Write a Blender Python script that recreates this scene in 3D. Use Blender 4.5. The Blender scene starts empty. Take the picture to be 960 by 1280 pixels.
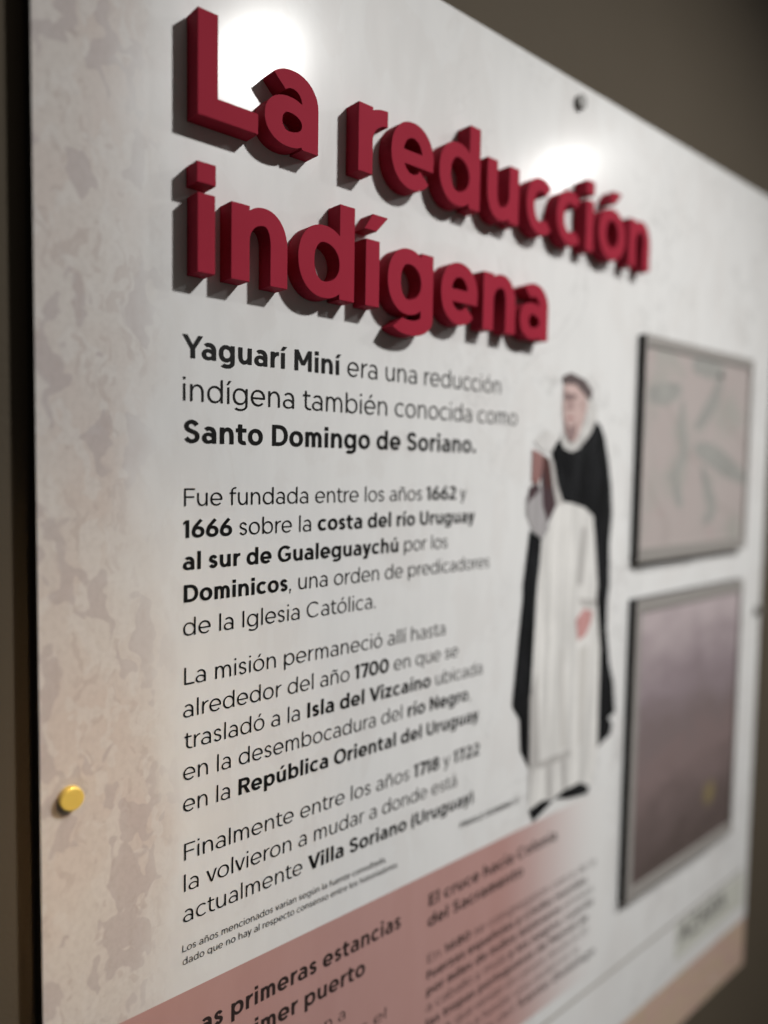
import bpy, bmesh, math, random
from mathutils import Vector, Matrix
from mathutils.geometry import delaunay_2d_cdt

# ------------------------------------------------------------------ camera, world, lamps, exposure
S = 0.5            # metres per panel unit (u to the right, v up, h out of the panel towards the room)
ZE = 1.5           # height of the eye above the floor
def W(u, v, h=0.0):
    return Vector((u * S, -h * S, ZE + v * S))

scene = bpy.context.scene
cam_d = bpy.data.cameras.new('camera')
cam = bpy.data.objects.new('camera', cam_d)
scene.collection.objects.link(cam)
scene.camera = cam
fpx = 930.0
cam_d.sensor_fit = 'VERTICAL'
cam_d.sensor_height = 36.0
cam_d.lens = fpx / 1280.0 * 36.0
cam_d.clip_start = 0.02
cam_d.clip_end = 100.0
X = Vector((0.75445711, -0.028204, 0.65574309))          # panel axes seen in camera space (x right, y down, z forward)
D = Vector((-0.01670451, 0.99792759, 0.06214079))
N = Vector((-0.65613675, -0.05783643, 0.75242243))
right = Vector((X.x, N.x, -D.x))
down = Vector((X.y, N.y, -D.y))
fwd = Vector((X.z, N.z, -D.z))
M = Matrix((right, -down, -fwd)).transposed().to_4x4()
M.translation = W(0, 0, 1.0)
cam.matrix_world = M
cam_d.dof.use_dof = True
cam_d.dof.focus_distance = 1.14 * S
cam_d.dof.aperture_fstop = 1.38

world = bpy.data.worlds.new('World')
scene.world = world
world.use_nodes = True
bg = world.node_tree.nodes['Background']
bg.inputs['Color'].default_value = (1.0, 0.90, 0.80, 1)
bg.inputs['Strength'].default_value = 0.06

def lamp(name, loc, aim, power, size, color, spread):
    d = bpy.data.lights.new(name, 'AREA')
    d.shape = 'DISK'
    d.size = size
    d.energy = power
    d.color = color
    d.spread = math.radians(spread)
    o = bpy.data.objects.new(name, d)
    scene.collection.objects.link(o)
    o.location = loc
    o.rotation_euler = (aim - loc).to_track_quat('-Z', 'Y').to_euler()
    return o
lamp('track_lamp', W(2.05, 2.04, 2.4), W(1.1, -2.3, 0), 12.9, 0.12, (1.0, 0.985, 0.96), 100)
lamp('track_lamp', W(5.42, 2.55, 3.0), W(2.3, -0.6, 0), 1.8, 0.13, (1.0, 0.985, 0.96), 60)
lamp('soft_fill', W(2.6, 9.0, 6.0), W(1.6, -1.2, 0), 9.0, 2.0, (1.0, 0.95, 0.89), 180)  # unseen soft fill, added to even out the light down the panel
lamp('warm_lamp', W(0.62, 1.5, 2.6), W(0.30, -0.55, 0), 0.085, 0.05, (1.0, 0.66, 0.32), 18)

scene.view_settings.view_transform = 'Standard'
scene.view_settings.look = 'None'
scene.view_settings.exposure = 0.0
scene.view_settings.gamma = 1.0
scene.cycles.max_bounces = 6

# ------------------------------------------------------------------ materials
def srgb(r, g, b):
    f = lambda c: (c / 255 / 12.92) if c / 255 <= 0.04045 else ((c / 255 + 0.055) / 1.055) ** 2.4
    return (f(r), f(g), f(b), 1.0)

class NT:
    """small helper for node materials"""
    def __init__(self, name):
        self.m = bpy.data.materials.new(name)
        self.m.use_nodes = True
        self.t = self.m.node_tree
        self.b = self.t.nodes['Principled BSDF']
    def n(self, kind, **kw):
        nd = self.t.nodes.new(kind)
        for k, v in kw.items():
            if k in nd.inputs.keys() if isinstance(k, str) else False:
                nd.inputs[k].default_value = v
            else:
                setattr(nd, k, v)
        return nd
    def l(self, a, b):
        self.t.links.new(a, b)
    def coord(self, scale=(1, 1, 1), loc=(0, 0, 0)):
        c = self.n('ShaderNodeTexCoord')
        mp = self.n('ShaderNodeMapping')
        mp.inputs['Scale'].default_value = scale
        mp.inputs['Location'].default_value = loc
        self.l(c.outputs['Object'], mp.inputs['Vector'])
        return mp.outputs['Vector']
    def noise(self, vec, scale, detail=4, rough=0.5, dist=0.0):
        x = self.n('ShaderNodeTexNoise')
        x.inputs['Scale'].default_value = scale
        x.inputs['Detail'].default_value = detail
        x.inputs['Roughness'].default_value = rough
        x.inputs['Distortion'].default_value = dist
        self.l(vec, x.inputs['Vector'])
        return x
    def ramp(self, fac, stops, interp='LINEAR'):
        r = self.n('ShaderNodeValToRGB')
        r.color_ramp.interpolation = interp
        e = r.color_ramp.elements
        while len(e) < len(stops):
            e.new(0.5)
        for i, (p, c) in enumerate(stops):
            e[i].position = p
            e[i].color = c if isinstance(c, tuple) else (c, c, c, 1)
        self.l(fac, r.inputs['Fac'])
        return r.outputs['Color']
    def mix(self, fac, a, b, mode='MIX'):
        x = self.n('ShaderNodeMix', data_type='RGBA', blend_type=mode)
        for sock, val in ((x.inputs[0], fac), (x.inputs[6], a), (x.inputs[7], b)):
            if isinstance(val, (int, float)):
                sock.default_value = val
            elif isinstance(val, tuple):
                sock.default_value = val
            else:
                self.l(val, sock)
        return x.outputs[2]
    def math(self, op, a, b=0.0, clamp=False):
        x = self.n('ShaderNodeMath', operation=op, use_clamp=clamp)
        for s, v in ((x.inputs[0], a), (x.inputs[1], b)):
            if isinstance(v, (int, float)):
                s.default_value = v
            else:
                self.l(v, s)
        return x.outputs[0]
    def bump(self, height, strength, dist):
        b = self.n('ShaderNodeBump')
        b.inputs['Strength'].default_value = strength
        b.inputs['Distance'].default_value = dist
        self.l(height, b.inputs['Height'])
        self.l(b.outputs['Normal'], self.b.inputs['Normal'])

ROUGH = 0.135
def laminate_bump(nt):
    v = nt.coord((1, 1, 1))
    nz = nt.noise(v, 38, 3, 0.5)
    nt.bump(nz.outputs['Fac'], 0.05, 0.001)

def gloss(nt):
    # satin laminate: a soft wide sheen under a thin sharper film, unevenly wiped
    sm = nt.noise(nt.coord((1, 1, 0.6), (8, 8, 8)), 9, 5, 0.6, 0.6)
    nt.l(nt.ramp(sm.outputs['Fac'], [(0.35, 0.33), (0.65, 0.40)]), nt.b.inputs['Roughness'])
    nt.b.inputs['Specular IOR Level'].default_value = 0.10
    nt.b.inputs['Coat Weight'].default_value = 0.27
    nt.l(nt.ramp(sm.outputs['Fac'], [(0.35, 0.14), (0.65, 0.19)]), nt.b.inputs['Coat Roughness'])

def make_panel_material():
    nt = NT('printed_laminate')
    v = nt.coord()
    sep = nt.n('ShaderNodeSeparateXYZ')
    nt.l(v, sep.inputs[0])
    # faint vertical drag marks of the printed parchment, over the whole sheet
    vs = nt.coord((1, 1, 0.22))
    streak = nt.noise(vs, 46, 5, 0.62)
    base = nt.mix(nt.ramp(streak.outputs['Fac'], [(0.30, 0.0), (0.72, 1.0)]), (0.645, 0.645, 0.64, 1), (0.69, 0.69, 0.685, 1))
    blot = nt.noise(nt.coord((1, 1, 0.6), (3, 0, 1)), 16, 6, 0.6, 0.6)
    base = nt.mix(nt.ramp(blot.outputs['Fac'], [(0.52, 0.0), (0.56, 0.16), (0.75, 0.24)]), base, (0.56, 0.53, 0.51, 1))
    lines = nt.noise(nt.coord((1, 1, 0.8), (6, 2, 3)), 7.5, 6, 0.55, 0.5)
    where = nt.noise(nt.coord((1, 1, 1), (1, 8, 2)), 5.0, 2, 0.5)
    lf = nt.ramp(lines.outputs['Fac'], [(0.470, 0.0), (0.482, 1.0), (0.494, 0.0)])
    lf2 = nt.ramp(lines.outputs['Fac'], [(0.560, 0.0), (0.568, 1.0), (0.578, 0.0)])
    lf = nt.math('MULTIPLY', nt.math('ADD', lf, lf2, True), nt.ramp(where.outputs['Fac'], [(0.42, 0.0), (0.56, 0.85)]))
    right_half = nt.n('ShaderNodeMapRange')
    right_half.inputs['From Min'].default_value = -0.22
    right_half.inputs['From Max'].default_value = -0.05
    nt.l(sep.outputs['X'], right_half.inputs['Value'])
    base = nt.mix(nt.math('MULTIPLY', lf, right_half.outputs[0]), base, (0.50, 0.495, 0.49, 1))
    # peeling plaster print along the left border: flakes of three sizes with hard torn outlines
    warp = nt.noise(nt.coord(), 34, 2, 0.5)
    wv = nt.n('ShaderNodeVectorMath', operation='SCALE')
    nt.l(warp.outputs['Color'], wv.inputs[0])
    wv.inputs['Scale'].default_value = 0.03
    def flakes(scale, off, stretch, lo, hi):
        add = nt.n('ShaderNodeVectorMath', operation='ADD')
        nt.l(nt.coord((1, 1, stretch), off), add.inputs[0])
        nt.l(wv.outputs[0], add.inputs[1])
        n1 = nt.noise(add.outputs[0], scale, 2.2, 0.5, 0.2)
        return nt.ramp(n1.outputs['Fac'], [(lo, 0.0), (hi, 1.0)]), n1
    f1, _ = flakes(46, (0, 0, 0), 0.5, 0.572, 0.592)
    f2, _ = flakes(64, (5, 1, 2), 0.5, 0.54, 0.565)
    f3, _ = flakes(105, (2, 7, 4), 0.38, 0.60, 0.64)
    g1, _ = flakes(15, (9, 2, 7), 0.7, 0.40, 0.62)
    tint = nt.mix(g1, (0.585, 0.55, 0.52, 1), (0.56, 0.50, 0.465, 1))
    c = nt.mix(nt.math('MULTIPLY', f2, 0.7), tint, (0.605, 0.575, 0.55, 1))
    c = nt.mix(nt.math('MULTIPLY', f1, 0.58), c, (0.41, 0.36, 0.36, 1))
    c = nt.mix(nt.math('MULTIPLY', f3, 0.45), c, (0.44, 0.375, 0.35, 1))
    gr = nt.noise(nt.coord((1, 1, 0.7)), 240, 4, 0.65)
    c = nt.mix(nt.ramp(gr.outputs['Fac'], [(0.40, 0.16), (0.55, 0.0)]), c, (0.34, 0.29, 0.27, 1))
    # printed extent: solid at the left border, worn away unevenly to the right
    edge = nt.noise(nt.coord((1, 1, 0.5), (4, 4, 4)), 11, 4, 0.6)
    px = nt.math('ADD', sep.outputs['X'], nt.math('MULTIPLY', nt.math('SUBTRACT', edge.outputs['Fac'], 0.5), 0.11))
    mask = nt.n('ShaderNodeMapRange')
    mask.interpolation_type = 'SMOOTHSTEP'
    mask.inputs['From Min'].default_value = PX0 + 0.045
    mask.inputs['From Max'].default_value = PX0 + 0.105
    mask.inputs['To Min'].default_value = 1.0
    mask.inputs['To Max'].default_value = 0.0
    nt.l(px, mask.inputs['Value'])
    col = nt.mix(mask.outputs[0], base, c)
    nt.l(col, nt.b.inputs['Base Color'])
    gloss(nt)
    laminate_bump(nt)
    return nt.m

def print_mat(name, col, rough=ROUGH, mottle=0.06, scale=90):
    nt = NT(name)
    nz = nt.noise(nt.coord(), scale, 4, 0.6)
    d = tuple(c * (1 - mottle) for c in col[:3]) + (1,)
    l = tuple(min(1, c * (1 + mottle)) for c in col[:3]) + (1,)
    nt.l(nt.mix(nz.outputs['Fac'], d, l), nt.b.inputs['Base Color'])
    nt.b.inputs['Roughness'].default_value = rough
    if max(col[:3]) < 0.2:
        nt.b.inputs['Specular IOR Level'].default_value = 0.25
    return nt.m

U0, U1, V0, V1 = 0.2868, 2.50, -1.645, 0.8435      # the panel's edges
PX0 = (U0 - (U0 + U1) / 2) * S                       # left border in the panel's own coordinates

# ------------------------------------------------------------------ object helpers
def link(o, parent=None):
    scene.collection.objects.link(o)
    if parent is not None:
        o.parent = parent
    return o

def root_of(o):
    p = Vector((0, 0, 0))
    while o is not None:
        p += o.location
        o = o.parent
    return p

def mesh(name, verts, faces, mat, parent=None, smooth=False):
    """verts in world metres -> one mesh object, stored relative to its parent"""
    off = root_of(parent)
    me = bpy.data.meshes.new(name)
    me.from_pydata([Vector(v) - off for v in verts], [], faces)
    me.materials.append(mat)
    if smooth:
        for p in me.polygons:
            p.use_smooth = True
    me.update()
    return link(bpy.data.objects.new(name, me), parent)

def thing(name, label, cat, loc, group=None):
    o = bpy.data.objects.new(name, None)
    o.empty_display_size = 0.05
    o.location = loc
    o['label'] = label
    o['category'] = cat
    if group:
        o['group'] = group
    return link(o)

def box_geo(u0, u1, v0, v1, h0, h1):
    vs = [W(u, v, h) for h in (h0, h1) for (u, v) in ((u0, v0), (u1, v0), (u1, v1), (u0, v1))]
    fs = [(3, 2, 1, 0), (4, 5, 6, 7), (0, 1, 5, 4), (1, 2, 6, 5), (2, 3, 7, 6), (3, 0, 4, 7)]
    return vs, fs

def bevel(o, w, seg=2, ang=35):
    m = o.modifiers.new('edge', 'BEVEL')
    m.width = w
    m.segments = seg
    m.limit_method = 'ANGLE'
    m.angle_limit = math.radians(ang)
    return o

# ------------------------------------------------------------------ lettering: a geometric sans drawn stroke by stroke
CAP, OV = 0.72, 0.011

def ell(cx, cy, rx, ry, a, n=2.12):
    c, s = math.cos(math.radians(a)), math.sin(math.radians(a))
    return (cx + math.copysign(abs(c) ** (2 / n), c) * rx, cy + math.copysign(abs(s) ** (2 / n), s) * ry)

class Pen:
    def __init__(self, w, h, k, q, xh=0.535, asc=0.748, desc=-0.195):
        self.w, self.h, self.k, self.q = w, h, k, q          # stem, bar, width factor, curve quality
        self.xh, self.asc, self.desc = xh, asc, desc
    def rect(self, x0, y0, x1, y1):
        return [[(x0, y0), (x1, y0), (x1, y1), (x0, y1)]]
    def band(self, cx, cy, rx, ry, a0, a1, w=None, h=None):
        w = self.w if w is None else w
        h = self.h if h is None else h
        out = []
        total = a1 - a0
        parts = max(1, math.ceil(abs(total) / 180.0))
        for p in range(parts):
            s0, s1 = a0 + total * p / parts, a0 + total * (p + 1) / parts
            n = max(3, int(self.q * abs(s1 - s0) / 180))
            A = [s0 + (s1 - s0) * i / n for i in range(n + 1)]
            poly = [ell(cx, cy, rx, ry, a) for a in A] + [ell(cx, cy, rx - w, ry - h, a) for a in reversed(A)]
            out.append(poly)
        return out
    def ring(self, cx, cy, rx, ry):
        return self.band(cx, cy, rx, ry, 0, 360)
    def stroke(self, pts, w=None, h=None):
        w = self.w if w is None else w
        h = self.h if h is None else h
        L, R = [], []
        for i, p in enumerate(pts):
            a = pts[max(0, i - 1)]
            b = pts[min(len(pts) - 1, i + 1)]
            dx, dy = b[0] - a[0], b[1] - a[1]
            d = math.hypot(dx, dy) or 1
            nx, ny = -dy / d, dx / d
            L.append((p[0] + nx * w / 2, p[1] + ny * h / 2))
            R.append((p[0] - nx * w / 2, p[1] - ny * h / 2))
        return [[L[i], L[i + 1], R[i + 1], R[i]] for i in range(len(pts) - 1)]
    def spline(self, key, n=None):
        n = n or max(3, self.q // 2)
        P = [key[0]] + list(key) + [key[-1]]
        out = []
        for i in range(1, len(P) - 2):
            p0, p1, p2, p3 = P[i - 1], P[i], P[i + 1], P[i + 2]
            for j in range(n):
                t = j / n
                out.append(tuple(0.5 * (2 * p1[c] + (p2[c] - p0[c]) * t + (2 * p0[c] - 5 * p1[c] + 4 * p2[c] - p3[c]) * t * t
                                        + (3 * p1[c] - p0[c] - 3 * p2[c] + p3[c]) * t ** 3) for c in (0, 1)))
        out.append(key[-1])
        return out

def shift(ps, dx, dy=0.0):
    return [[(x + dx, y + dy) for x, y in p] for p in ps]

def acute(P, cx, y0):
    a = P.w
    return [[(cx - 0.02 - a * 0.50, y0 + 0.075), (cx - 0.02 + a * 0.38, y0 + 0.075), (cx + 0.045 + a * 0.80, y0 + 0.215), (cx + 0.02 - a * 0.16, y0 + 0.215)]]

def glyph(ch, P):
    """pieces and advance of one character, em = 1"""
    w, h, k = P.w, P.h, P.k
    XH, ASC, DESC = P.xh, P.asc, P.desc
    bold = w > 0.12
    sb = 0.064 if bold else 0.076
    rb = 0.034 if bold else 0.044
    ow = (0.565 if bold else 0.545) * k
    rx, ry, cy = ow / 2, XH / 2 + OV, XH / 2
    acc = {'á': 'a', 'é': 'e', 'í': 'ı', 'ó': 'o', 'ú': 'u'}
    if ch in acc:
        ps, adv = glyph(acc[ch], P)
        cx = adv / 2 + (0.01 if ch != 'í' else 0.0)
        return ps + acute(P, cx, XH), adv
    if ch == 'ñ':
        ps, adv = glyph('n', P)
        c = adv / 2
        t = P.spline([(c - 0.14, XH + 0.085), (c - 0.075, XH + 0.145), (c, XH + 0.115), (c + 0.075, XH + 0.085), (c + 0.14, XH + 0.145)])
        return ps + P.stroke(t, h * 0.85, h * 0.85), adv
    if ch == ' ':
        return [], 0.25 if bold else 0.26
    if ch == 'o':
        return P.ring(rb + rx, cy, rx, ry), ow + 2 * rb
    if ch == 'c':
        return P.band(rb + rx, cy, rx, ry, 47, 313), ow * 0.90 + rb + 0.02
    if ch == 'e':
        cx = rb + rx
        bar = P.rect(cx - rx + w * 0.5, cy - h * 0.58, cx + rx - 0.006, cy + h * 0.30)
        return P.band(cx, cy, rx, ry, -2, 180) + P.band(cx, cy, rx, ry, 180, 318) + bar, ow + 2 * rb
    if ch in 'dqgbp':
        t = 0.38 * w                                       # the bowl is let into the stem and thins towards it
        r = (ow - t) / 2
        if ch in 'dqg':
            cx, x1 = rb + r, rb + ow
            adv = x1 + sb
            sx = (x1 - w, x1)
            ps = P.band(cx, cy, r, ry, 90, 270) + P.band(cx, cy, r, ry, -90, 90, w - t, h)
        else:
            cx, adv = sb + t + r, sb + ow + rb
            sx = (sb, sb + w)
            ps = P.band(cx, cy, r, ry, -90, 90) + P.band(cx, cy, r, ry, 90, 270, w - t, h)
        if ch in 'db':
            ps += P.rect(sx[0], 0, sx[1], ASC)
        elif ch in 'qp':
            ps += P.rect(sx[0], DESC, sx[1], XH)
        else:
            ps += P.rect(sx[0], -0.01, sx[1], XH)
            gx = sx[1] - rx
            ps += P.band(gx, -0.01, rx, -DESC, 222, 360)
        return ps, adv
    if ch in 'nhru':
        nw = (0.50 if bold else 0.46) * k
        if ch == 'r':
            rw = (0.325 if bold else 0.285) * k
            return (P.rect(sb, 0, sb + w, XH) +
                    P.band(sb + rw, XH + OV - 0.29, rw, 0.29, 90, 180)), sb + rw + 0.02
        x0, x1 = sb, sb + nw
        r = nw / 2
        ra = 0.27
        ps = P.rect(x0, 0, x0 + w, ASC if ch == 'h' else XH)
        t = 0.42 * w                                        # the arch leaves the stem below its top, with a notch
        r = (nw - t) / 2
        ps += P.band(x1 - r, XH + OV - ra, r, ra, 0, 90) + P.band(x1 - r, XH + OV - ra, r, ra, 90, 180, w - t, h)
        ps += P.rect(x1 - w, 0, x1, XH + OV - ra)
        adv = nw + 2 * sb
        if ch == 'u':
            ps = [[(adv - x, XH - y) for x, y in p] for p in ps]
        return ps, adv
    if ch == 'm':
        mw = (0.43 if bold else 0.405) * k
        ra, r = 0.26, mw / 2
        ps = P.rect(sb, 0, sb + w, XH)
        for i in (0, 1):
            x0 = sb + i * (mw - w)
            ps += P.band(x0 + r, XH + OV - ra, r, ra, 0, 180)
            ps += P.rect(x0 + mw - w, 0, x0 + mw, XH + OV - ra)
        return ps, 2 * mw - w + 2 * sb
    if ch in 'iı':
        ps = P.rect(sb, 0, sb + w, XH)
        if ch == 'i':
            d = w * 1.08
            ps += P.rect(sb + w / 2 - d / 2, ASC - d * (0.86 if bold else 1.0), sb + w / 2 + d / 2, ASC)
        return ps, w + 2 * sb
    if ch == 'l':
        return P.rect(sb, 0, sb + w, ASC), w + 2 * sb
    if ch == 'a':
        aw = (0.50 if bold else 0.455) * k
        x0, x1 = rb, rb + aw
        top_ry = 0.235
        ps = P.rect(x1 - w, 0, x1, XH + OV - top_ry)
        trx = aw * 0.50
        ps += P.band(x1 - trx, XH + OV - top_ry, trx, top_ry, 0, 138 if not bold else 132, w, h)
        by = (0.180 if bold else 0.163) * XH / 0.535
        t = 0.38 * w
        r = (aw - t) / 2
        ps += P.band(x0 + r, by - OV + 0.002, r, by, 90, 270, w, h * 0.86) + P.band(x0 + r, by - OV + 0.002, r, by, -90, 90, w - t, h * 0.86)
        return ps, x1 + sb * 0.95
    if ch == 's':
        sw = (0.40 if bold else 0.375) * k
        hh = XH + 2 * OV - h
        key = [(0.95, 0.80), (0.76, 0.945), (0.48, 1.0), (0.16, 0.93), (0.03, 0.745), (0.17, 0.585), (0.50, 0.505), (0.84, 0.41), (0.97, 0.255), (0.84, 0.07), (0.50, 0.0), (0.22, 0.045), (0.0, 0.175)]
        pts = [(rb + w / 2 + x * (sw - w), -OV + h / 2 + y * hh) for x, y in key]
        return P.stroke(P.spline(pts, max(2, P.q // 4)), w * 0.97, h * 1.0), sw + rb * 2
    if ch == 't':
        x0 = 0.095
        r = 0.20 * k
        ps = P.rect(x0, 0.16, x0 + w, 0.665)
        ps += P.band(x0 + r + w * 0.25, 0.16, r + w * 0.25, 0.16 + OV, 180, 285)
        ps += P.rect(0.018, XH - h, x0 + w + 0.155 * k, XH)
        return ps, x0 + w + 0.185 * k
    if ch == 'f':
        x0 = 0.088
        r = 0.17 * k
        ps = P.rect(x0, 0, x0 + w, ASC - 0.16)
        ps += P.band(x0 + r + w * 0.4, ASC + OV - 0.17, r + w * 0.4, 0.17, 80, 180)
        ps += P.rect(0.015, XH - h, x0 + w + 0.15 * k, XH)
        return ps, x0 + w + 0.165 * k
    if ch in 'vyVY':
        top = XH if ch in 'vy' else CAP
        vw = (0.53 if bold else 0.485) * k if ch in 'vy' else (0.70 if bold else 0.64) * k
        w2 = w * 1.10
        m = vw / 2
        x = 0.010
        if ch == 'Y':
            mid = 0.29
            ps = [[(0, top), (w2, top), (m + w / 2, mid), (m - w / 2, mid)], [(vw - w2, top), (vw, top), (m + w / 2, mid), (m - w / 2, mid)]]
            ps += P.rect(m - w / 2, 0, m + w / 2, mid + 0.03)
        else:
            ps = [[(0, top), (w2, top), (m + w2 / 2, 0), (m - w2 / 2, 0)], [(vw - w2, top), (vw, top), (m + w2 / 2, 0), (m - w2 / 2, 0)]]
            if ch == 'y':
                s = (m - w2 / 2) / top
                yb = -0.195
                ps += [[(m - w2 / 2, 0), (m + w2 / 2, 0), (m + w2 / 2 + s * yb * 0.9, yb + 0.03), (m + w2 / 2 + s * yb * 1.3, yb), (m - w2 * 0.55 + s * yb, yb + h * 0.5)]]
                ps += [[(m + w2 / 2 + s * yb * 1.3, yb), (m + w2 / 2 + s * yb * 0.8, yb + h), (m - w2 * 0.5 + s * yb - 0.07, yb + h), (m - w2 * 0.5 + s * yb - 0.07, yb)]]
        return shift(ps, x), vw + 2 * x
    if ch in 'zZ':
        top, zw = (XH, 0.44 * k) if ch == 'z' else (CAP, 0.60 * k)
        x0 = 0.045
        w2 = w * 1.25
        return (P.rect(x0, 0, x0 + zw, h) + P.rect(x0, top - h, x0 + zw, top) +
                [[(x0, h * 0.7), (x0 + w2, h * 0.7), (x0 + zw, top - h * 0.7), (x0 + zw - w2, top - h * 0.7)]]), zw + 0.09
    if ch == 'L':
        h = h * 1.12
        lw = (0.485 if bold else 0.445) * k
        return P.rect(sb + 0.01, 0, sb + 0.01 + w, CAP) + P.rect(sb + 0.01, 0, sb + 0.01 + lw, h), lw + sb + 0.03
    if ch in 'EF':
        ew = (0.50 if bold else 0.47) * k
        x0 = sb + 0.01
        ps = P.rect(x0, 0, x0 + w, CAP) + P.rect(x0, CAP - h, x0 + ew, CAP) + P.rect(x0, 0.365 - h / 2, x0 + ew * 0.92, 0.365 + h / 2)
        if ch == 'E':
            ps += P.rect(x0, 0, x0 + ew, h)
        return ps, ew + x0 + 0.035
    if ch == 'I':
        return P.rect(sb + 0.01, 0, sb + 0.01 + w, CAP), w + 2 * sb + 0.02
    if ch == 'D':
        dw = (0.63 if bold else 0.62) * k
        x0 = sb + 0.01
        r = dw * 0.56
        cx = x0 + dw - r
        ps = P.rect(x0, 0, x0 + w, CAP) + P.rect(x0, 0, cx + 0.001, h) + P.rect(x0, CAP - h, cx + 0.001, CAP)
        ps += P.band(cx, CAP / 2, r, CAP / 2, -90, 90)
        return ps, x0 + dw + rb
    if ch in 'OQCG':
        cw = (0.74 if bold else 0.745) * k
        cx, r = rb + cw / 2, cw / 2
        if ch == 'O':
            return P.ring(cx, CAP / 2, r, CAP / 2 + OV), cw + 2 * rb
        ps = P.band(cx, CAP / 2, r, CAP / 2 + OV, 44, 318)
        if ch == 'G':
            ps += P.rect(cx + r * 0.84 - w * 0.9, 0.10, cx + r * 0.84, 0.39) + P.rect(cx + 0.02, 0.39 - h, cx + r * 0.84, 0.39)
        return ps, cw * 0.96 + 2 * rb
    if ch == 'S':
        sw = (0.55 if bold else 0.52) * k
        hh = CAP + 2 * OV - h
        key = [(0.93, 0.83), (0.74, 0.955), (0.48, 1.0), (0.16, 0.93), (0.04, 0.755), (0.18, 0.595), (0.50, 0.51), (0.84, 0.42), (0.97, 0.255), (0.84, 0.07), (0.50, 0.0), (0.22, 0.04), (0.0, 0.165)]
        pts = [(rb + w / 2 + x * (sw - w), -OV + h / 2 + y * hh) for x, y in key]
        return P.stroke(P.spline(pts, max(3, P.q // 4)), w, h), sw + 2 * rb
    if ch in 'RPB':
        rw = (0.56 if bold else 0.52) * k
        x0 = sb + 0.01
        yb = 0.285
        ry_ = (CAP - yb) / 2
        cx = x0 + rw - ry_ * 1.05
        ps = P.rect(x0, 0, x0 + w, CAP) + P.rect(x0, CAP - h, cx, CAP) + P.rect(x0, yb, cx, yb + h) + P.band(cx, CAP - ry_, ry_ * 1.05, ry_, -90, 90)
        if ch == 'R':
            ps += [[(cx - w * 0.55, yb + 0.01), (cx + w * 0.55, yb + 0.01), (x0 + rw + 0.01 + w * 0.1, 0), (x0 + rw - w * 1.05, 0)]]
        return ps, x0 + rw + 0.03
    if ch == 'U':
        uw = 0.60 * k
        x0 = sb
        return (P.rect(x0, 0.27, x0 + w, CAP) + P.rect(x0 + uw - w, 0.27, x0 + uw, CAP) + P.band(x0 + uw / 2, 0.27, uw / 2, 0.27 + OV, 180, 360)), uw + 2 * sb
    if ch == 'N':
        nw = 0.60 * k
        x0 = sb + 0.005
        w2 = w * 1.25
        return (P.rect(x0, 0, x0 + w, CAP) + P.rect(x0 + nw - w, 0, x0 + nw, CAP) +
                [[(x0, CAP), (x0 + w2 * 0.75, CAP), (x0 + nw, 0), (x0 + nw - w2 * 0.75, 0)]]), nw + 2 * x0
    if ch == 'M':
        mw = 0.72 * k
        x0 = sb + 0.005
        m = x0 + mw / 2
        return (P.rect(x0, 0, x0 + w, CAP) + P.rect(x0 + mw - w, 0, x0 + mw, CAP) +
                [[(x0, CAP), (x0 + w * 1.05, CAP), (m + w * 0.5, 0.20), (m - w * 0.5, 0.20)],
                 [(x0 + mw - w * 1.05, CAP), (x0 + mw, CAP), (m + w * 0.5, 0.20), (m - w * 0.5, 0.20)]]), mw + 2 * x0
    if ch == 'A':
        vw = 0.74 * k
        m = vw / 2
        w2 = w * 1.08
        ps = [[(0, 0), (w2, 0), (m + w2 / 2, CAP), (m - w2 / 2, CAP)], [(vw - w2, 0), (vw, 0), (m + w2 / 2, CAP), (m - w2 / 2, CAP)]]
        ps += P.rect(m * 0.42, 0.16, vw - m * 0.42, 0.16 + h)
        return shift(ps, 0.01), vw + 0.02
    if ch == '1':
        x1 = 0.10 + 0.13 * k + w * 0.3
        ps = P.rect(x1 - w, 0, x1, CAP) + [[(x1 - w, CAP), (x1 - w, CAP - h * 1.05), (0.02, CAP - h * 1.55), (0.02, CAP - h * 0.7)]]
        return ps, x1 + sb * 1.1
    if ch == '7':
        sw = 0.50 * k
        x0 = 0.03
        w2 = w * 1.12
        return P.rect(x0, CAP - h, x0 + sw, CAP) + [[(x0 + sw - w2, CAP - h * 0.6), (x0 + sw, CAP - h * 0.6), (x0 + 0.12 + w2, 0), (x0 + 0.12, 0)]], sw + 0.06
    if ch == '0':
        zw = 0.60 * k
        return P.ring(rb + zw / 2, CAP / 2, zw / 2, CAP / 2 + OV), zw + 2 * rb
    if ch == '6':
        sw = 0.56 * k
        r = sw / 2
        cx = rb + r
        ps = P.ring(cx, 0.225, r, 0.225 + OV)
        ps += P.stroke(P.spline([(cx - r + w / 2, 0.22), (cx - r * 0.72 + w * 0.42, 0.42), (cx - r * 0.1 + w * 0.3, 0.60), (cx + r * 0.30 + w * 0.35, CAP)]), w * 1.05, h)
        return ps, sw + 2 * rb
    if ch == '8':
        sw = 0.56 * k
        cx = rb + sw / 2
        return P.ring(cx, 0.205, sw / 2, 0.205 + OV) + P.ring(cx, 0.535, sw / 2 * 0.90, 0.185 + OV), sw + 2 * rb
    if ch == '2':
        sw = 0.52 * k
        x0 = 0.035
        r = sw * 0.47
        cx = x0 + r + 0.01
        ps = P.band(cx, CAP - 0.21, r, 0.21 + OV, -28, 150)
        a = ell(cx, CAP - 0.21, r - w / 2, 0.21 + OV - h / 2, -22)
        ps += P.stroke([a, (a[0] - 0.05, a[1] - 0.085), (x0 + w * 0.5, h * 0.62)], w * 1.05, h * 1.05)
        ps += P.rect(x0, 0, x0 + sw, h)
        return ps, sw + 0.07
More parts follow.
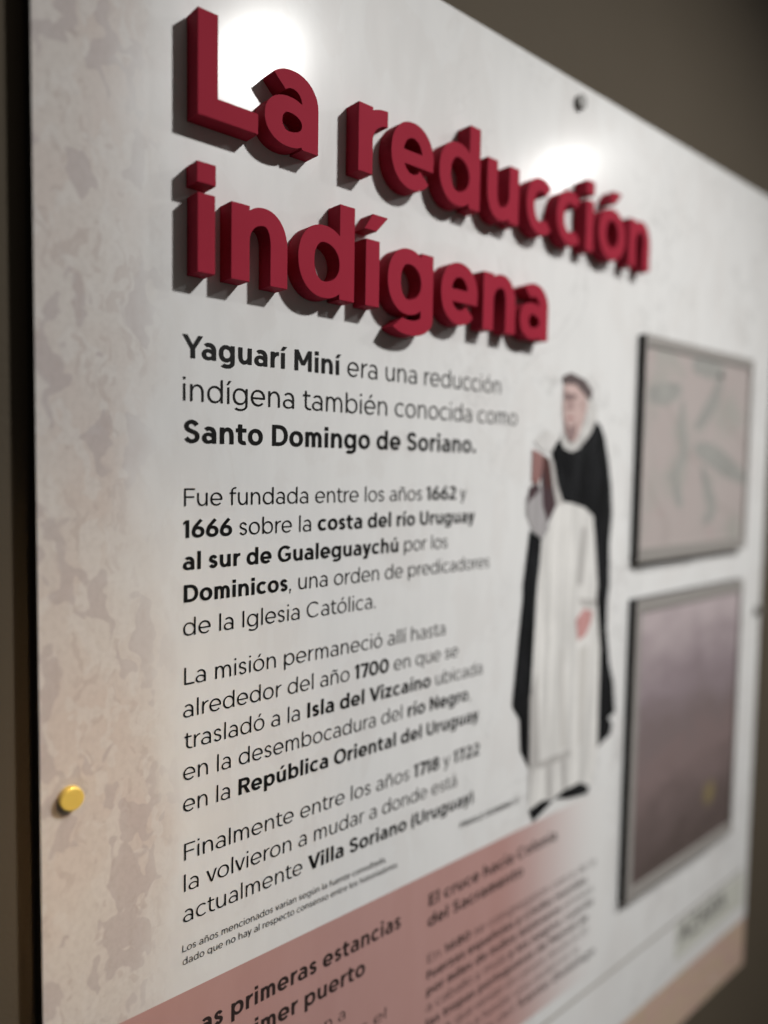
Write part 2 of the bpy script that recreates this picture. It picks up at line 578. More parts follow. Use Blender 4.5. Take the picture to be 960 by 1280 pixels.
    if ch == '5':
        sw = 0.52 * k
        x0 = 0.04
        r = sw * 0.5
        ps = P.rect(x0 + 0.03, 0.36, x0 + 0.03 + w, CAP) + P.rect(x0 + 0.03, CAP - h, x0 + sw - 0.03, CAP)
        ps += P.band(x0 + r, 0.225, r, 0.225 + OV, -140, 118)
        return ps, sw + 0.08
    if ch == '.':
        return P.rect(0.06, 0, 0.06 + w * 1.1, w * 1.1), w * 1.1 + 0.12
    if ch == ',':
        return P.rect(0.05, 0, 0.05 + w * 1.1, w * 1.05) + [[(0.05 + w * 0.35, 0), (0.05 + w * 1.1, 0), (0.05 + w * 0.4, -0.14), (0.05 - w * 0.1, -0.14)]], w * 1.1 + 0.11
    if ch in '()':
        ps = P.band(0.30, 0.30, 0.25, 0.50, 122, 238, w, h * 0.6)
        adv = 0.24 + w * 0.4
        if ch == ')':
            ps = [[(adv - x, y) for x, y in p] for p in ps]
        return ps, adv
    if ch == '›':
        return P.stroke([(0.05, 0.12), (0.2, 0.27), (0.05, 0.42)], w, h), 0.28
    raise KeyError(ch)

BOOK = Pen(0.073, 0.066, 0.95, 12)
BOLD = Pen(0.149, 0.128, 0.97, 12)
HEAD = Pen(0.158, 0.134, 1.0, 28, 0.552, 0.765, -0.178)
TINY = Pen(0.084, 0.078, 0.95, 8)

def triangulate(polys):
    """union of overlapping pieces -> points, triangles"""
    vs, fs = [], []
    for p in polys:
        area = sum(p[i][0] * p[(i + 1) % len(p)][1] - p[(i + 1) % len(p)][0] * p[i][1] for i in range(len(p)))
        if area < 0:
            p = list(reversed(p))
        q = []
        for a in p:
            if not q or math.hypot(a[0] - q[-1][0], a[1] - q[-1][1]) > 1e-5:
                q.append(a)
        if math.hypot(q[0][0] - q[-1][0], q[0][1] - q[-1][1]) <= 1e-5:
            q.pop()
        fs.append(list(range(len(vs), len(vs) + len(q))))
        vs += [Vector(a) for a in q]
    ov, oe, of, a, b, c = delaunay_2d_cdt(vs, [], fs, 1, 1e-5)
    tris = []
    for f, src in zip(of, c):
        if src:
            p, q, r = (ov[i] for i in f[:3])
            tris.append(tuple(f) if (q - p).cross(r - p) > 0 else tuple(reversed(f)))
    return [tuple(v) for v in ov], tris

CACHE = {}
def glyph_tri(ch, pen):
    key = (ch, id(pen))
    if key not in CACHE:
        ps, adv = glyph(ch, pen)
        CACHE[key] = (triangulate(ps) if ps else ([], []), adv)
    return CACHE[key]

KERN = {('Y', 'a'): -0.09, ('V', 'i'): -0.03, ('L', 'a'): -0.02, ('F', 'u'): -0.02, ('r', 'a'): -0.02, ('r', 'e'): -0.02, ('r', 'o'): -0.02,
        ('1', '7'): -0.01, ('v', 'o'): -0.02, ('A', 'Z'): 0.0, ('y', '.'): -0.05, ('7', '0'): -0.04, ('7', '1'): -0.03}

def set_line(text, u0, v, em, u1=None, fonts=(BOOK, BOLD), slant=0.0):
    """glyph triangles of a line; '*' switches weight; fitted between u0 and u1"""
    items, x, bold, prev = [], 0.0, False, None
    for ch in text:
        if ch == '*':
            bold = not bold
            continue
        g, adv = glyph_tri(ch, fonts[1 if bold else 0])
        x += KERN.get((prev, ch), 0.0)
        items.append((g, x))
        x += adv
        prev = ch
    sx = em if u1 is None else (u1 - u0) / x
    FIT.append((text, round(sx / em, 3)))
    V, F = [], []
    for (gv, gf), gx in items:
        b = len(V)
        V += [(u0 + (gx + px) * sx, v + py * em + slant * (gx + px) * sx) for px, py in gv]
        F += [tuple(i + b for i in f) for f in gf]
    return V, F
FIT = []

def text_block(name, lines, mat, parent, h=0.0008):
    V, F = [], []
    for args in lines:
        v, f = set_line(*args[:5], **(args[5] if len(args) > 5 else {}))
        b = len(V)
        V += v
        F += [tuple(i + b for i in t) for t in f]
    return mesh(name, [W(u, v, h) for u, v in V], F, mat, parent)

def flat(name, polys, mat, parent, h):
    v, f = triangulate(polys)
    return mesh(name, [W(a, b, h) for a, b in v], f, mat, parent)

# ------------------------------------------------------------------ the wall behind
def wall_material():
    nt = NT('dark_painted_wall')
    v = nt.coord()
    n1 = nt.noise(v, 3.0, 5, 0.6)
    n2 = nt.noise(v, 160, 3, 0.6)
    nt.l(nt.mix(n1.outputs['Fac'], (0.068, 0.054, 0.037, 1), (0.088, 0.071, 0.050, 1)), nt.b.inputs['Base Color'])
    nt.b.inputs['Roughness'].default_value = 0.8
    nt.b.inputs['Specular IOR Level'].default_value = 0.2
    nt.bump(n2.outputs['Fac'], 0.25, 0.002)
    return nt.m
WALL_H = -0.030
wv, wf = box_geo(-3.0, 9.0, -3.0, 4.0, WALL_H - 0.3, WALL_H)
wall = mesh('wall', wv, wf, wall_material())
wall['kind'] = 'structure'

# ------------------------------------------------------------------ the panel
panel = thing('exhibition_panel', 'large pale museum panel with raised crimson title and printed friar on dark wall', 'information panel',
              W((U0 + U1) / 2, V0, 0) )
panel.location = W((U0 + U1) / 2, 0.0, 0.0)
panel_mat = make_panel_material()
edge_mat = print_mat('black_edge', (0.012, 0.010, 0.009, 1), 0.6)
bv, bf = box_geo(U0, U1, V0, V1, WALL_H, 0.0)
board = mesh('board', bv, bf, panel_mat, panel)
board.data.materials.append(edge_mat)
for i, p in enumerate(board.data.polygons):
    p.material_index = 0 if i == 1 else 1

ink = print_mat('black_ink', (0.009, 0.009, 0.009, 1), 0.32)
ink_grey = print_mat('grey_ink', (0.15, 0.145, 0.14, 1), 0.32)
ink_brown = print_mat('dark_brown_ink', (0.030, 0.020, 0.019, 1), 0.32)
ink_light = print_mat('thin_brown_ink', (0.10, 0.065, 0.06, 1), 0.32)

# pink band printed across the lower part, fading out to the right
def pink_material():
    nt = NT('pink_print')
    v = nt.coord()
    sep = nt.n('ShaderNodeSeparateXYZ')
    nt.l(v, sep.inputs[0])
    mr = nt.n('ShaderNodeMapRange')
    mr.interpolation_type = 'SMOOTHSTEP'
    c0 = (U0 + U1) / 2
    mr.inputs['From Min'].default_value = (1.20 - c0) * S
    mr.inputs['From Max'].default_value = (1.62 - c0) * S
    nt.l(sep.outputs['X'], mr.inputs['Value'])
    nz = nt.noise(nt.coord((1, 1, 0.3)), 30, 5, 0.6)
    pk = nt.mix(nz.outputs['Fac'], (0.395, 0.222, 0.200, 1), (0.46, 0.28, 0.258, 1))
    nt.l(nt.mix(mr.outputs[0], pk, (0.67, 0.668, 0.66, 1)), nt.b.inputs['Base Color'])
    gloss(nt)
    laminate_bump(nt)
    return nt.m
flat('pink_band', [[(U0 + 0.001, -1.262), (1.63, -1.262), (1.63, -0.797), (U0 + 0.001, -0.797)]], pink_material(), panel, 0.0004)

# tan strip of printed sediment along the foot, the thin rule and the pale green sponsor block
def strip_material():
    nt = NT('sediment_print')
    nz = nt.noise(nt.coord((1, 1, 2.2)), 22, 6, 0.6, 0.8)
    nt.l(nt.ramp(nz.outputs['Fac'], [(0.34, (0.42, 0.33, 0.24, 1)), (0.48, (0.50, 0.37, 0.28, 1)), (0.58, (0.46, 0.31, 0.27, 1)), (0.70, (0.56, 0.46, 0.38, 1))]), nt.b.inputs['Base Color'])
    gloss(nt)
    return nt.m
flat('sediment_strip', [[(U0 + 0.001, V0 + 0.001), (U1 - 0.001, V0 + 0.001), (U1 - 0.001, -1.478), (U0 + 0.001, -1.478)]], strip_material(), panel, 0.0004)
flat('rule_line', [[(1.20, -1.309), (2.46, -1.309), (2.46, -1.300), (1.20, -1.300)]], print_mat('rule_ink', (0.36, 0.34, 0.31, 1)), panel, 0.0004)
logo = flat('sponsor_block', [[(2.022, -1.428), (2.475, -1.428), (2.475, -1.318), (2.022, -1.318)]], print_mat('pale_green_print', (0.57, 0.575, 0.52, 1)), panel, 0.0004)
text_block('sponsor_name', [('AZARA', 2.040, -1.386, 0.088, 2.345, dict(fonts=(BOLD, BOLD)))], ink_grey, logo, 0.0008)

# body copy
U = 0.4845
E1, E2 = 0.0456, 0.0358
text_block('text_paragraph', [
    ('*Yaguarí Miní* era una reducción', U, 0.1500, E1, 1.184),
    ('indígena también conocida como', U - 0.002, 0.0885, E1, 1.238),
    ('*Santo Domingo de Soriano.*', U + 0.001, 0.0285, E1, 1.112)], ink, panel)
text_block('text_paragraph', [
    ('Fue fundada entre los años *1662* y', U, -0.0632, E2, 1.086),
    ('*1666* sobre la *costa del río Uruguay*', U + 0.001, -0.1095, E2, 1.112),
    ('*al sur de Gualeguaychú* por los', U, -0.1565, E2, 1.037),
    ('*Dominicos*, una orden de predicadores', U, -0.2042, E2, 1.161),
    ('de la Iglesia Católica.', U, -0.2535, E2, 0.857)], ink, panel)
text_block('text_paragraph', [
    ('La misión permaneció allí hasta', U, -0.3265, E2, 1.037),
    ('alrededor del año *1700* en que se', U, -0.3755, E2, 1.074),
    ('trasladó a la *Isla del Vizcaíno* ubicada', U + 0.003, -0.4230, E2, 1.148),
    ('en la desembocadura del *río Negro*,', U, -0.4705, E2, 1.113),
    ('en la *República Oriental del Uruguay*.', U, -0.5185, E2, 1.144)], ink, panel)
text_block('text_paragraph', [
    ('Finalmente entre los años *1718* y *1722*', U, -0.5925, E2, 1.145),
    ('la volvieron a mudar a donde está', U, -0.6408, E2, 1.079),
    ('actualmente *Villa Soriano (Uruguay)*.', U, -0.6885, E2, 1.137)], ink, panel)
text_block('footnote', [
    ('Los años mencionados varian según la fuente consultada,', U - 0.001, -0.7337, 0.0155, 0.891, dict(fonts=(TINY, BOLD))),
    ('dado que no hay al respecto consenso entre los historiadores.', U, -0.7540, 0.0155, 0.922, dict(fonts=(TINY, BOLD)))], ink, panel)
text_block('subheading', [
    ('*as primeras estancias*', 0.5125, -0.8765, 0.0415, 0.932),
    ('*y el primer puerto*', U, -0.9300, 0.0415, 0.845)], ink_brown, panel)
text_block('text_paragraph', [
    ('que se instalaron a', U, -0.992, 0.029, 0.801),
    ('lo largo de las islas el', U, -1.040, 0.029, 0.900)], ink_brown, panel)
text_block('subheading', [
    ('*El cruce hacia Colonia*', 1.002, -0.8645, 0.0345, 1.424),
    ('*del Sacramento*', 1.002, -0.9070, 0.0345, 1.301)], ink_brown, panel)
BC = dict(fonts=(BOOK, BOLD))
block = [('En *1680* se congregaron cerca de la', 1.5915), ('*fuerzas españolas y criollas reunidas*', 1.5545), ('*por miles de indios misioneros* armados', 1.584),
         ('a caballo y mula *y los negros*, *cuando*', 1.5865), ('*las tropas portuguesas de Manuel de*', 1.5645), ('*Lobo*, que venían en canoas desde el 20', 1.566),
         ('de enero a fundar una ciudad en la', 1.5275), ('otra banda del *Santo Domingo*', 1.600)]
text_block('text_paragraph', [(t, 1.002, -0.982 - 0.0335 * i, 0.0262, e, BC) for i, (t, e) in enumerate(block)], ink_brown, panel)
text_block('caption', [('*FRAILE DOMINICO* ›', 1.0885, -0.7335, 0.0165, 1.289)], ink, panel)
text_block('caption', [('Mapa de la costa oriental', 1.715, -0.262, 0.0145, 2.02)], ink_grey, panel)
text_block('caption', [('Vista nocturna del poblado', 1.735, -1.160, 0.0175, 2.22)], ink_grey, panel)

# ------------------------------------------------------------------ the printed friar
ART = {
    'cloak': [(1.3566,0.0373),(1.3818,0.064),(1.4065,0.0446),(1.431,0.0391),(1.4587,0.0481),(1.5036,0.0851),(1.5241,0.1156),(1.5477,0.0998),(1.5646,0.0748),(1.5836,0.019),(1.5994,-0.0421),(1.6076,-0.1084),(1.6002,-0.179),(1.6068,-0.282),(1.6009,-0.3179),(1.6015,-0.3923),(1.6195,-0.4794),(1.6396,-0.5303),(1.6533,-0.6096),(1.6241,-0.6178),(1.6422,-0.6361),(1.6355,-0.6634),(1.5985,-0.6739),(1.5786,-0.6833),(1.5761,-0.5748),(1.5756,-0.4351),(1.5518,-0.3082),(1.5555,-0.2773),(1.5376,-0.1712),(1.5264,-0.1103),(1.4919,-0.0901),(1.441,-0.0785),(1.4025,-0.0736),(1.3839,-0.0408),(1.3722,-0.0085)],
    'cloak_left': [(1.288,-0.1341),(1.3303,-0.1559),(1.3265,-0.2118),(1.3202,-0.2554),(1.3182,-0.2837),(1.3121,-0.4374),(1.3086,-0.504),(1.3094,-0.6652),(1.2779,-0.6192),(1.2714,-0.5467),(1.2445,-0.5121),(1.2535,-0.4276),(1.2672,-0.3069),(1.2704,-0.2787),(1.2697,-0.2507),(1.2784,-0.1963)],
    'habit': [(1.3553,-0.133),(1.386,-0.0814),(1.4407,-0.0743),(1.4916,-0.0859),(1.5299,-0.1061),(1.5414,-0.1714),(1.5594,-0.2776),(1.5558,-0.3086),(1.5797,-0.4357),(1.5802,-0.5756),(1.5828,-0.6843),(1.5633,-0.7642),(1.5079,-0.763),(1.4323,-0.7555),(1.3894,-0.7611),(1.3276,-0.7691),(1.3102,-0.7553),(1.3094,-0.6652),(1.3073,-0.5038),(1.3108,-0.4372),(1.3149,-0.2834),(1.3189,-0.2552),(1.3252,-0.2117),(1.3302,-0.1539)],
    'sleeve': [(1.2723,-0.0634),(1.3052,-0.0325),(1.338,-0.0485),(1.3553,-0.133),(1.3335,-0.1561),(1.2974,-0.1345),(1.2739,-0.0984)],
    'sleeve_lining': [(1.3277,0.0306),(1.3544,0.0153),(1.3718,-0.0407),(1.3824,-0.0773),(1.3514,-0.1208),(1.3298,-0.0802),(1.3235,-0.0167)],
    'cuff': [(1.276,-0.0751),(1.2836,-0.0402),(1.3083,-0.0305),(1.3187,-0.0483),(1.2941,-0.0637)],
    'raised_hand': [(1.2892,0.0414),(1.3245,0.0306),(1.3292,-0.0009),(1.3117,-0.0364),(1.2893,-0.0285)],
    'lowered_hand': [(1.4697,-0.3526),(1.4986,-0.3294),(1.5378,-0.3384),(1.5316,-0.3649),(1.5099,-0.3937),(1.48,-0.4029)],
    'sleeve_white': [(1.2935,0.057),(1.3314,0.0858),(1.3782,0.0679),(1.3586,0.0373),(1.3242,0.0364)],
    'face': [(1.3953,0.191),(1.4329,0.1942),(1.4766,0.1732),(1.489,0.1471),(1.4731,0.1088),(1.4473,0.0622),(1.4194,0.0613),(1.401,0.0849),(1.3932,0.1408)],
    'beard': [(1.3983,0.109),(1.419,0.093),(1.445,0.1032),(1.4475,0.0828),(1.4334,0.0597),(1.4145,0.0619)],
    'brow': [(1.3972,0.1692),(1.4413,0.1685),(1.4384,0.158),(1.4199,0.1527),(1.398,0.1524)],
    'hair': [(1.3879,0.2043),(1.4179,0.2151),(1.4748,0.204),(1.5053,0.1816),(1.5008,0.1583),(1.477,0.167),(1.4401,0.1908),(1.3941,0.1889)],
    'hood': [(1.4807,0.1652),(1.5064,0.1629),(1.5305,0.1329),(1.5242,0.1135),(1.5038,0.083),(1.4588,0.046),(1.4311,0.0379),(1.4031,0.0445),(1.3834,0.0721),(1.3924,0.0805),(1.4267,0.0541),(1.4703,0.0962),(1.4876,0.1345)],
    'edging': [(1.344,0.027),(1.3643,0.0155),(1.3803,-0.0367),(1.4062,-0.0778),(1.3792,-0.0813),(1.3652,-0.0407),(1.3552,-0.0006)],
    'shoe': [(1.3139,-0.7629),(1.361,-0.7529),(1.3966,-0.7632),(1.4095,-0.7624),(1.3624,-0.7818),(1.3287,-0.7933)],
    'shoe2': [(1.4051,-0.7621),(1.4395,-0.7531),(1.5073,-0.7513),(1.5493,-0.7722),(1.5407,-0.7885),(1.4631,-0.7779)],
    'eye1': [(1.4016,0.1631),(1.4151,0.1657),(1.4167,0.1618),(1.4031,0.1596)],
    'eye2': [(1.4303,0.166),(1.4471,0.1656),(1.4459,0.1618),(1.4305,0.162)],
    'nose': [(1.4195,0.1607),(1.425,0.1611),(1.4306,0.1351),(1.4129,0.13),(1.4099,0.1346)],
    'mouth': [(1.4069,0.1143),(1.4301,0.118),(1.4318,0.1132),(1.4099,0.1096)],
    'book': [(1.329,0.0287),(1.345,0.0211),(1.3544,-0.0366),(1.3432,-0.0485),(1.3331,-0.0009)],
    'hem': [(1.3326,-0.6605),(1.3843,-0.6584),(1.4641,-0.6593),(1.465,-0.6749),(1.3852,-0.677),(1.3435,-0.6741)],
    'fold1': [(1.3725,-0.6751),(1.3886,-0.6748),(1.3951,-0.7605),(1.3823,-0.759)],
    'fold2': [(1.4279,-0.6715),(1.4462,-0.6716),(1.4545,-0.7573),(1.4411,-0.7558)],
    'fold3': [(1.4835,-0.1343),(1.5021,-0.1393),(1.4913,-0.2713),(1.4694,-0.2692)],
    'fold4': [(1.478,-0.3004),(1.5521,-0.3127),(1.5531,-0.3288),(1.4945,-0.3244)],
    'fold5': [(1.3053,-0.5034),(1.3294,-0.4487),(1.3461,-0.6575),(1.3233,-0.6774),(1.3134,-0.752)],
    'fold6': [(1.4848,-0.4215),(1.5269,-0.4187),(1.5187,-0.5449),(1.5094,-0.6529),(1.4982,-0.6594)],
    'fold7': [(1.4142,-0.4109),(1.4229,-0.4122),(1.4486,-0.6475),(1.4268,-0.6512)],
}
def pmat(n, r, g, b, lo=0.80, hi=1.10, stretch=0.10, sc=75):
    nt = NT(n)
    brush = nt.noise(nt.coord((1, 1, stretch)), sc, 4, 0.55, 0.3)
    grain = nt.noise(nt.coord(), 420, 2, 0.5)
    f = nt.math('ADD', nt.math('MULTIPLY', brush.outputs['Fac'], 0.8), nt.math('MULTIPLY', grain.outputs['Fac'], 0.2))
    c = lambda k: (min(1, r * k), min(1, g * k), min(1, b * k), 1)
    nt.l(nt.ramp(f, [(0.34, c(lo)), (0.50, c((lo + hi) / 2)), (0.62, c(hi))]), nt.b.inputs['Base Color'])
    nt.b.inputs['Roughness'].default_value = ROUGH + 0.06
    nt.b.inputs['Specular IOR Level'].default_value = 0.25 if max(r, g, b) < 0.2 else 0.5
    return nt.m
habit_m = pmat('habit_print', 0.70, 0.69, 0.67, 0.74, 1.08)
black_m = pmat('cloak_print', 0.011, 0.0115, 0.0125, 0.5, 1.8, 0.25, 50)
fold_m = pmat('fold_print', 0.47, 0.455, 0.44)
skin_m = pmat('skin_print', 0.56, 0.42, 0.395, 0.75, 1.1, 0.7, 90)
dark_m = pmat('hair_print', 0.12, 0.095, 0.095)
hand_m = pmat('hand_print', 0.50, 0.27, 0.26)
grey_m = pmat('sleeve_print', 0.36, 0.345, 0.35)
liner_m = pmat('lining_print', 0.075, 0.05, 0.055)
hood_m = pmat('hood_print', 0.56, 0.55, 0.535, 0.8, 1.1, 0.6, 70)
friar = flat('friar_portrait', [ART['habit']], habit_m, panel, 0.0010)
flat('cloak', [ART['cloak'], ART['cloak_left']], black_m, friar, 0.0014)
flat('sleeve', [ART['sleeve']], grey_m, friar, 0.0018)
flat('sleeve', [ART['sleeve_white']], pmat('pale_sleeve_print', 0.62, 0.61, 0.60, 0.85, 1.05, 0.6, 70), friar, 0.0018)
flat('sleeve_lining', [ART['sleeve_lining'], ART['cuff']], liner_m, friar, 0.0022)
flat('hand', [ART['raised_hand']], pmat('shaded_hand_print', 0.30, 0.165, 0.155), friar, 0.0022)
flat('hand', [ART['lowered_hand']], hand_m, friar, 0.0022)
flat('hood', [ART['hood']], hood_m, friar, 0.0018)
flat('face', [ART['face']], skin_m, friar, 0.0022)
beard_m = pmat('beard_print', 0.26, 0.185, 0.18)
flat('beard', [ART['beard']], beard_m, friar, 0.0026)
flat('eye_shadow', [ART['brow']], beard_m, friar, 0.0026)
flat('hair', [ART['hair']], dark_m, friar, 0.0026)
flat('eye', [ART['eye1']], dark_m, friar, 0.0030)
flat('eye', [ART['eye2']], dark_m, friar, 0.0030)
flat('nose', [ART['nose']], pmat('nose_shade_print', 0.36, 0.25, 0.24), friar, 0.0030)
flat('mouth', [ART['mouth']], pmat('lip_print', 0.33, 0.15, 0.15), friar, 0.0034)
flat('book', [ART['book']], pmat('book_print', 0.10, 0.045, 0.04), friar, 0.0028)
flat('scapular_edge', [ART['edging']], fold_m, friar, 0.0026)
flat('shoe', [ART['shoe']], black_m, friar, 0.0018)
flat('shoe', [ART['shoe2']], black_m, friar, 0.0018)
flat('fold_lines', [ART[k] for k in ('hem', 'fold1', 'fold2', 'fold3', 'fold4', 'fold5')], fold_m, friar, 0.0018)
flat('soft_folds', [ART[k] for k in ('fold6', 'fold7')], pmat('soft_fold_print', 0.575, 0.56, 0.535), friar, 0.0014)

# ------------------------------------------------------------------ raised crimson title
def crimson():
    nt = NT('crimson_paint')
    nz = nt.noise(nt.coord(), 300, 3, 0.6)
    big = nt.noise(nt.coord(), 14, 4, 0.6)
    nt.l(nt.mix(big.outputs['Fac'], (0.265, 0.017, 0.033, 1), (0.325, 0.025, 0.048, 1)), nt.b.inputs['Base Color'])
    nt.b.inputs['Roughness'].default_value = 0.6
    nt.b.inputs['Specular IOR Level'].default_value = 0.03
    nt.bump(nz.outputs['Fac'], 0.12, 0.0006)
    return nt.m
red = crimson()
TH = 0.0335
def raised(ch, u0, u1, v, em):
    ps, adv = glyph(ch, HEAD)
    xs = [x for p in ps for x, y in p]
    a, b = min(xs), max(xs)
    if ch in 'íó':                                     # the accent may overhang: fit the letter under it
        base = [p for p in ps if max(y for x, y in p) <= HEAD.xh + 0.05]
        bx = [x for p in base for x, y in p]
        a, b = min(bx), max(bx)
    sx = (u1 - u0) / (b - a)
    vs, tris = triangulate(ps)
    n = len(vs)
    P2 = [(u0 + (x - a) * sx, v + y * em) for x, y in vs]
    verts = [W(x, y, TH) for x, y in P2] + [W(x, y, 0.0) for x, y in P2]
    faces = list(tris) + [tuple(i + n for i in reversed(t)) for t in tris]
    edges = {}
    for t in tris:
        for i in range(3):
            e = (t[i], t[(i + 1) % 3])
            edges[e] = edges.get(e, 0) + 1
    for (p, q) in edges:
        if (q, p) not in edges:
            faces.append((q, p, p + n, q + n))
    o = mesh('raised_letter', verts, faces, red, panel)
    bm = bmesh.new()
    bm.from_mesh(o.data)
    bmesh.ops.dissolve_limit(bm, angle_limit=math.radians(1.0), verts=bm.verts[:], edges=bm.edges[:])
    bmesh.ops.recalc_face_normals(bm, faces=bm.faces[:])
    bm.to_mesh(o.data)
    bm.free()
    bevel(o, 0.0005, 2, 40)
    return o
KF = (1 - TH) / (1 - 0.0285)          # letter fronts were measured for a slightly thinner letter
EMH = 0.1426 / CAP * KF
for ch, a, b in [('L', 0.4939, 0.5906), ('a', 0.6015, 0.6982), ('r', 0.7782, 0.8419), ('e', 0.8496, 0.9505), ('d', 0.9643, 1.0734), ('u', 1.0936, 1.1884),
                 ('c', 1.2126, 1.2937), ('c', 1.313, 1.3967), ('i', 1.4185, 1.450), ('ó', 1.4684, 1.5791), ('n', 1.5944, 1.6886)]:
    raised(ch, a * KF, b * KF, 0.4800 * KF, EMH)
for ch, a, b in [('i', 0.4929, 0.5225), ('n', 0.5468, 0.6433), ('d', 0.6625, 0.7739), ('í', 0.7974, 0.8279), ('g', 0.8464, 0.9554), ('e', 0.9752, 1.0743),
                 ('n', 1.0901, 1.1867), ('a', 1.2011, 1.2938)]:
    raised(ch, a * KF, b * KF, 0.2660 * KF, EMH)

# ------------------------------------------------------------------ screws that hold the board
def brass():
    nt = NT('brass')
    nz = nt.noise(nt.coord(), 400, 3, 0.6)
    nt.b.inputs['Base Color'].default_value = (0.95, 0.68, 0.15, 1)
    nt.b.inputs['Metallic'].default_value = 0.35
    nt.l(nt.ramp(nz.outputs['Fac'], [(0.3, 0.30), (0.7, 0.42)]), nt.b.inputs['Roughness'])
    return nt.m
brass_m = brass()
dim_cap_m = print_mat('dim_reflection_grey', (0.20, 0.195, 0.185, 1), 0.35)  # dark room reflected in these caps is put into their grey colour
def cap_geo(u, v, r, t, n=40):
    prof = [(r * 0.96, 0.0), (r, t * 0.12), (r, t * 0.86), (r * 0.975, t * 0.96), (r * 0.92, t), (0.0, t)]
    V, F = [], []
    for (rr, hh) in prof[:-1]:
        V += [W(u + rr * math.cos(2 * math.pi * i / n), v + rr * math.sin(2 * math.pi * i / n), hh) for i in range(n)]
    for k in range(len(prof) - 2):
        for i in range(n):
            j = (i + 1) % n
            F.append((k * n + i, k * n + j, (k + 1) * n + j, (k + 1) * n + i))
    F.append(tuple((len(prof) - 2) * n + i for i in range(n)))
    return V, F
for (u, v) in ((0.3235, -0.4475), (1.418, 0.801), (2.468, -0.443)):
    V, F = cap_geo(u, v, 0.0155, 0.0125)
    mesh('screw_cap', V, F, brass_m if u < 1.0 else dim_cap_m, panel)

# ------------------------------------------------------------------ the two framed pictures on the right
frame_dark = print_mat('black_frame_edge', (0.016, 0.015, 0.014, 1), 0.5)
frame_grey = print_mat('grey_frame_face', (0.26, 0.245, 0.23, 1), 0.5)
PT = 0.022
def picture(name, label, cat, u0, u1, v0, v1, border, mat_print, print_name):
    r = thing(name, label, cat, W((u0 + u1) / 2, v0, 0.0), 'framed pictures on the panel')
    bl, br, bt, bb = border
    i0, i1, j0, j1 = u0 + bl, u1 - br, v0 + bb, v1 - bt
    # one moulding: outer ring with a rebate for the print
    o = [(u0, v0), (u1, v0), (u1, v1), (u0, v1)]
    i = [(i0, j0), (i1, j0), (i1, j1), (i0, j1)]
    V = [W(*p, 0.0005) for p in o] + [W(*p, PT) for p in o] + [W(*p, PT) for p in i] + [W(*p, PT - 0.007) for p in i]
    F = []
    for k in range(4):
        m = (k + 1) % 4
        F += [(k, m, 4 + m, 4 + k), (4 + k, 4 + m, 8 + m, 8 + k), (8 + k, 8 + m, 12 + m, 12 + k)]
    F.append((3, 2, 1, 0))
    f = mesh('frame', V, F, frame_dark, r)
    f.data.materials.append(frame_grey)
    for k, p in enumerate(f.data.polygons):
        p.material_index = 1 if (k < 12 and k % 3 != 0) else 0
    V2, F2 = box_geo(i0, i1, j0, j1, 0.002, PT - 0.005)
    return r, mesh(print_name, V2, F2, mat_print, r)

def map_material():
    nt = NT('old_map_print')
    v = nt.coord()
    n1 = nt.noise(v, 13, 2.5, 0.5, 0.4)
    n2 = nt.noise(nt.coord((1, 1, 1), (2, 3, 1)), 40, 4, 0.6)
    n3 = nt.noise(nt.coord((1, 1, 1), (7, 3, 5)), 9, 3, 0.5)
    c = nt.mix(n3.outputs['Fac'], (0.36, 0.31, 0.30, 1), (0.42, 0.38, 0.365, 1))
    c = nt.mix(nt.ramp(n1.outputs['Fac'], [(0.52, 0.0), (0.66, 0.45)]), c, (0.27, 0.30, 0.265, 1))
    c = nt.mix(nt.ramp(n2.outputs['Fac'], [(0.60, 0.0), (0.72, 0.4)]), c, (0.36, 0.24, 0.24, 1))
    wv_ = nt.n('ShaderNodeTexWave', wave_type='BANDS', bands_direction='DIAGONAL')
    wv_.inputs['Scale'].default_value = 3.2
    wv_.inputs['Distortion'].default_value = 9.0
    wv_.inputs['Detail'].default_value = 3.0
    nt.l(v, wv_.inputs['Vector'])
    c = nt.mix(nt.ramp(wv_.outputs['Fac'], [(0.96, 0.0), (0.99, 0.16)]), c, (0.20, 0.17, 0.15, 1))
    nt.l(c, nt.b.inputs['Base Color'])
    nt.b.inputs['Roughness'].default_value = 0.4
    return nt.m
def night_material(hgt):
    nt = NT('night_scene_print')
    v = nt.coord()
    sep = nt.n('ShaderNodeSeparateXYZ')
    nt.l(v, sep.inputs[0])
    n1 = nt.noise(nt.coord((1, 1, 1.6)), 14, 6, 0.6, 0.5)
    t = nt.math('DIVIDE', sep.outputs['Z'], hgt)
    t = nt.math('ADD', t, nt.math('MULTIPLY', nt.math('SUBTRACT', n1.outputs['Fac'], 0.5), 0.42))
    c = nt.ramp(t, [(0.05, (0.085, 0.064, 0.058, 1)), (0.25, (0.130, 0.098, 0.094, 1)), (0.42, (0.195, 0.145, 0.142, 1)), (0.54, (0.175, 0.138, 0.138, 1)),
                    (0.70, (0.24, 0.195, 0.21, 1)), (0.95, (0.42, 0.36, 0.37, 1))])
    # a small lantern-yellow patch low on the right
    vm = nt.n('ShaderNodeVectorMath', operation='DISTANCE')
    nt.l(v, vm.inputs[0])
    vm.inputs[1].default_value = (0.075, -0.0085, 0.085)
    spot = nt.n('ShaderNodeMapRange')
    spot.inputs['From Min'].default_value = 0.006
    spot.inputs['From Max'].default_value = 0.024
    spot.inputs['To Min'].default_value = 0.5
    spot.inputs['To Max'].default_value = 0.0
    nt.l(vm.outputs['Value'], spot.inputs['Value'])
    c = nt.mix(spot.outputs[0], c, (0.30, 0.24, 0.07, 1))
    nt.l(c, nt.b.inputs['Base Color'])
    nt.b.inputs['Roughness'].default_value = 0.4
    return nt.m
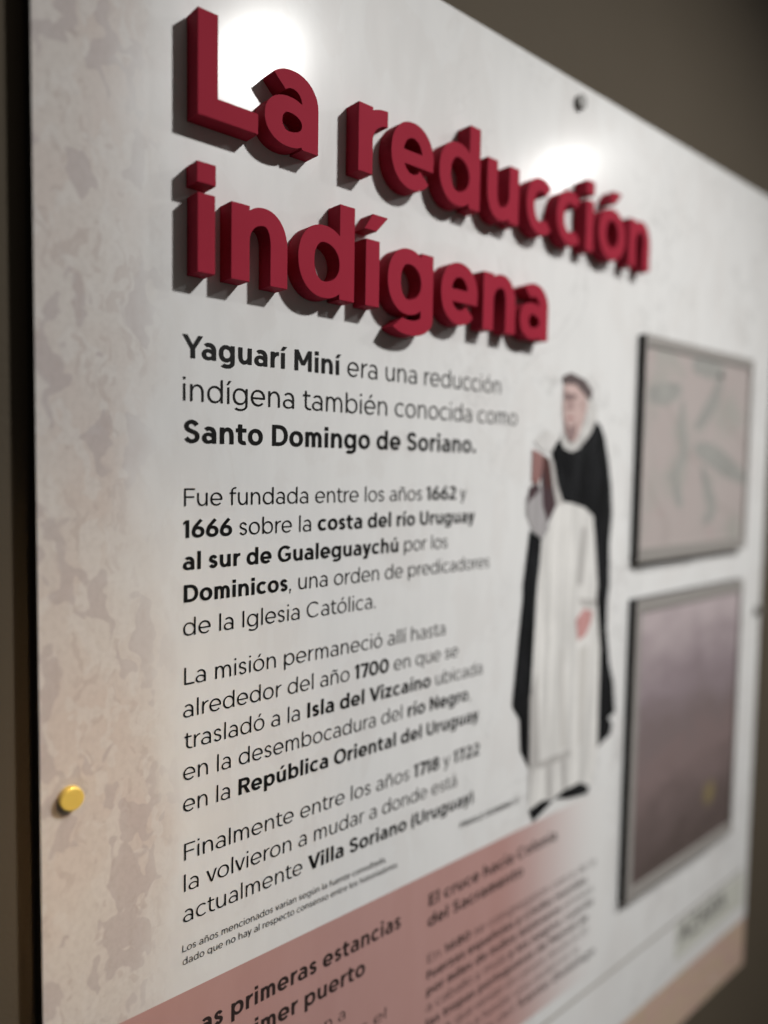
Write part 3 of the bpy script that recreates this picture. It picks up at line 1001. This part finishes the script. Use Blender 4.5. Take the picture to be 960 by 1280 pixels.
map_thing, map_sheet = picture('framed_map', 'upper framed picture, a faded pinkish map with grey green patches, above the dark painting', 'framed map',
        1.700, 2.317, -0.232, 0.335, (0.006, 0.016, 0.026, 0.034), map_material(), 'map_print')
picture('framed_painting', 'lower framed picture, a dark brown painting with pale sky, below the faded map', 'framed painting',
        1.702, 2.314, -1.124, -0.328, (0.026, 0.010, 0.034, 0.034), night_material(0.79 * S), 'painting_print')
RIVERS = [
    ([(1.7289,0.1925),(1.8027,0.1945),(1.8948,0.2156)], 0.0420),
    ([(1.9026,0.1873),(1.9026,0.1239),(1.9243,0.0608),(1.8908,0.0069),(1.8511,-0.025)], 0.0276),
    ([(1.9492,0.2839),(2.0348,0.287),(2.139,0.2803)], 0.0420),
    ([(2.1207,0.2758),(2.09,0.2116),(2.0351,0.158),(1.9809,0.1169)], 0.0372),
    ([(1.98,0.0624),(2.0692,0.0481),(2.1849,0.0129),(2.3097,-0.025)], 0.0480),
    ([(1.8828,-0.025),(1.897,-0.0677),(1.9211,-0.095)], 0.0300),
    ([(2.0248,0.0138),(2.0666,-0.0532),(2.0963,-0.1105),(2.051,-0.1431)], 0.0360),
]
river_m = print_mat('river_print', (0.29, 0.288, 0.272, 1), 0.4, 0.25, 40)
for pts, wd in RIVERS:
    pen = Pen(wd, wd, 1, 10)
    line = pen.spline(pts, 8)
    wd *= 1.6
    n = len(line)
    L, R = [], []
    for k, p in enumerate(line):                       # the stroke swells and pinches like a hand-coloured river
        a, b = line[max(0, k - 1)], line[min(n - 1, k + 1)]
        dx, dy = b[0] - a[0], b[1] - a[1]
        d = math.hypot(dx, dy) or 1
        t = 0.30 + 0.70 * math.sin(math.pi * (k + 0.5) / n) * (0.8 + 0.2 * math.sin(k * 1.7))
        L.append((p[0] - dy / d * wd / 2 * t, p[1] + dx / d * wd / 2 * t))
        R.append((p[0] + dy / d * wd / 2 * t, p[1] - dx / d * wd / 2 * t))
    v, f = triangulate([[L[k], L[k + 1], R[k + 1], R[k]] for k in range(n - 1)])
    mesh('river', [W(a, b, PT - 0.0046) for a, b in v], f, river_m, map_sheet)
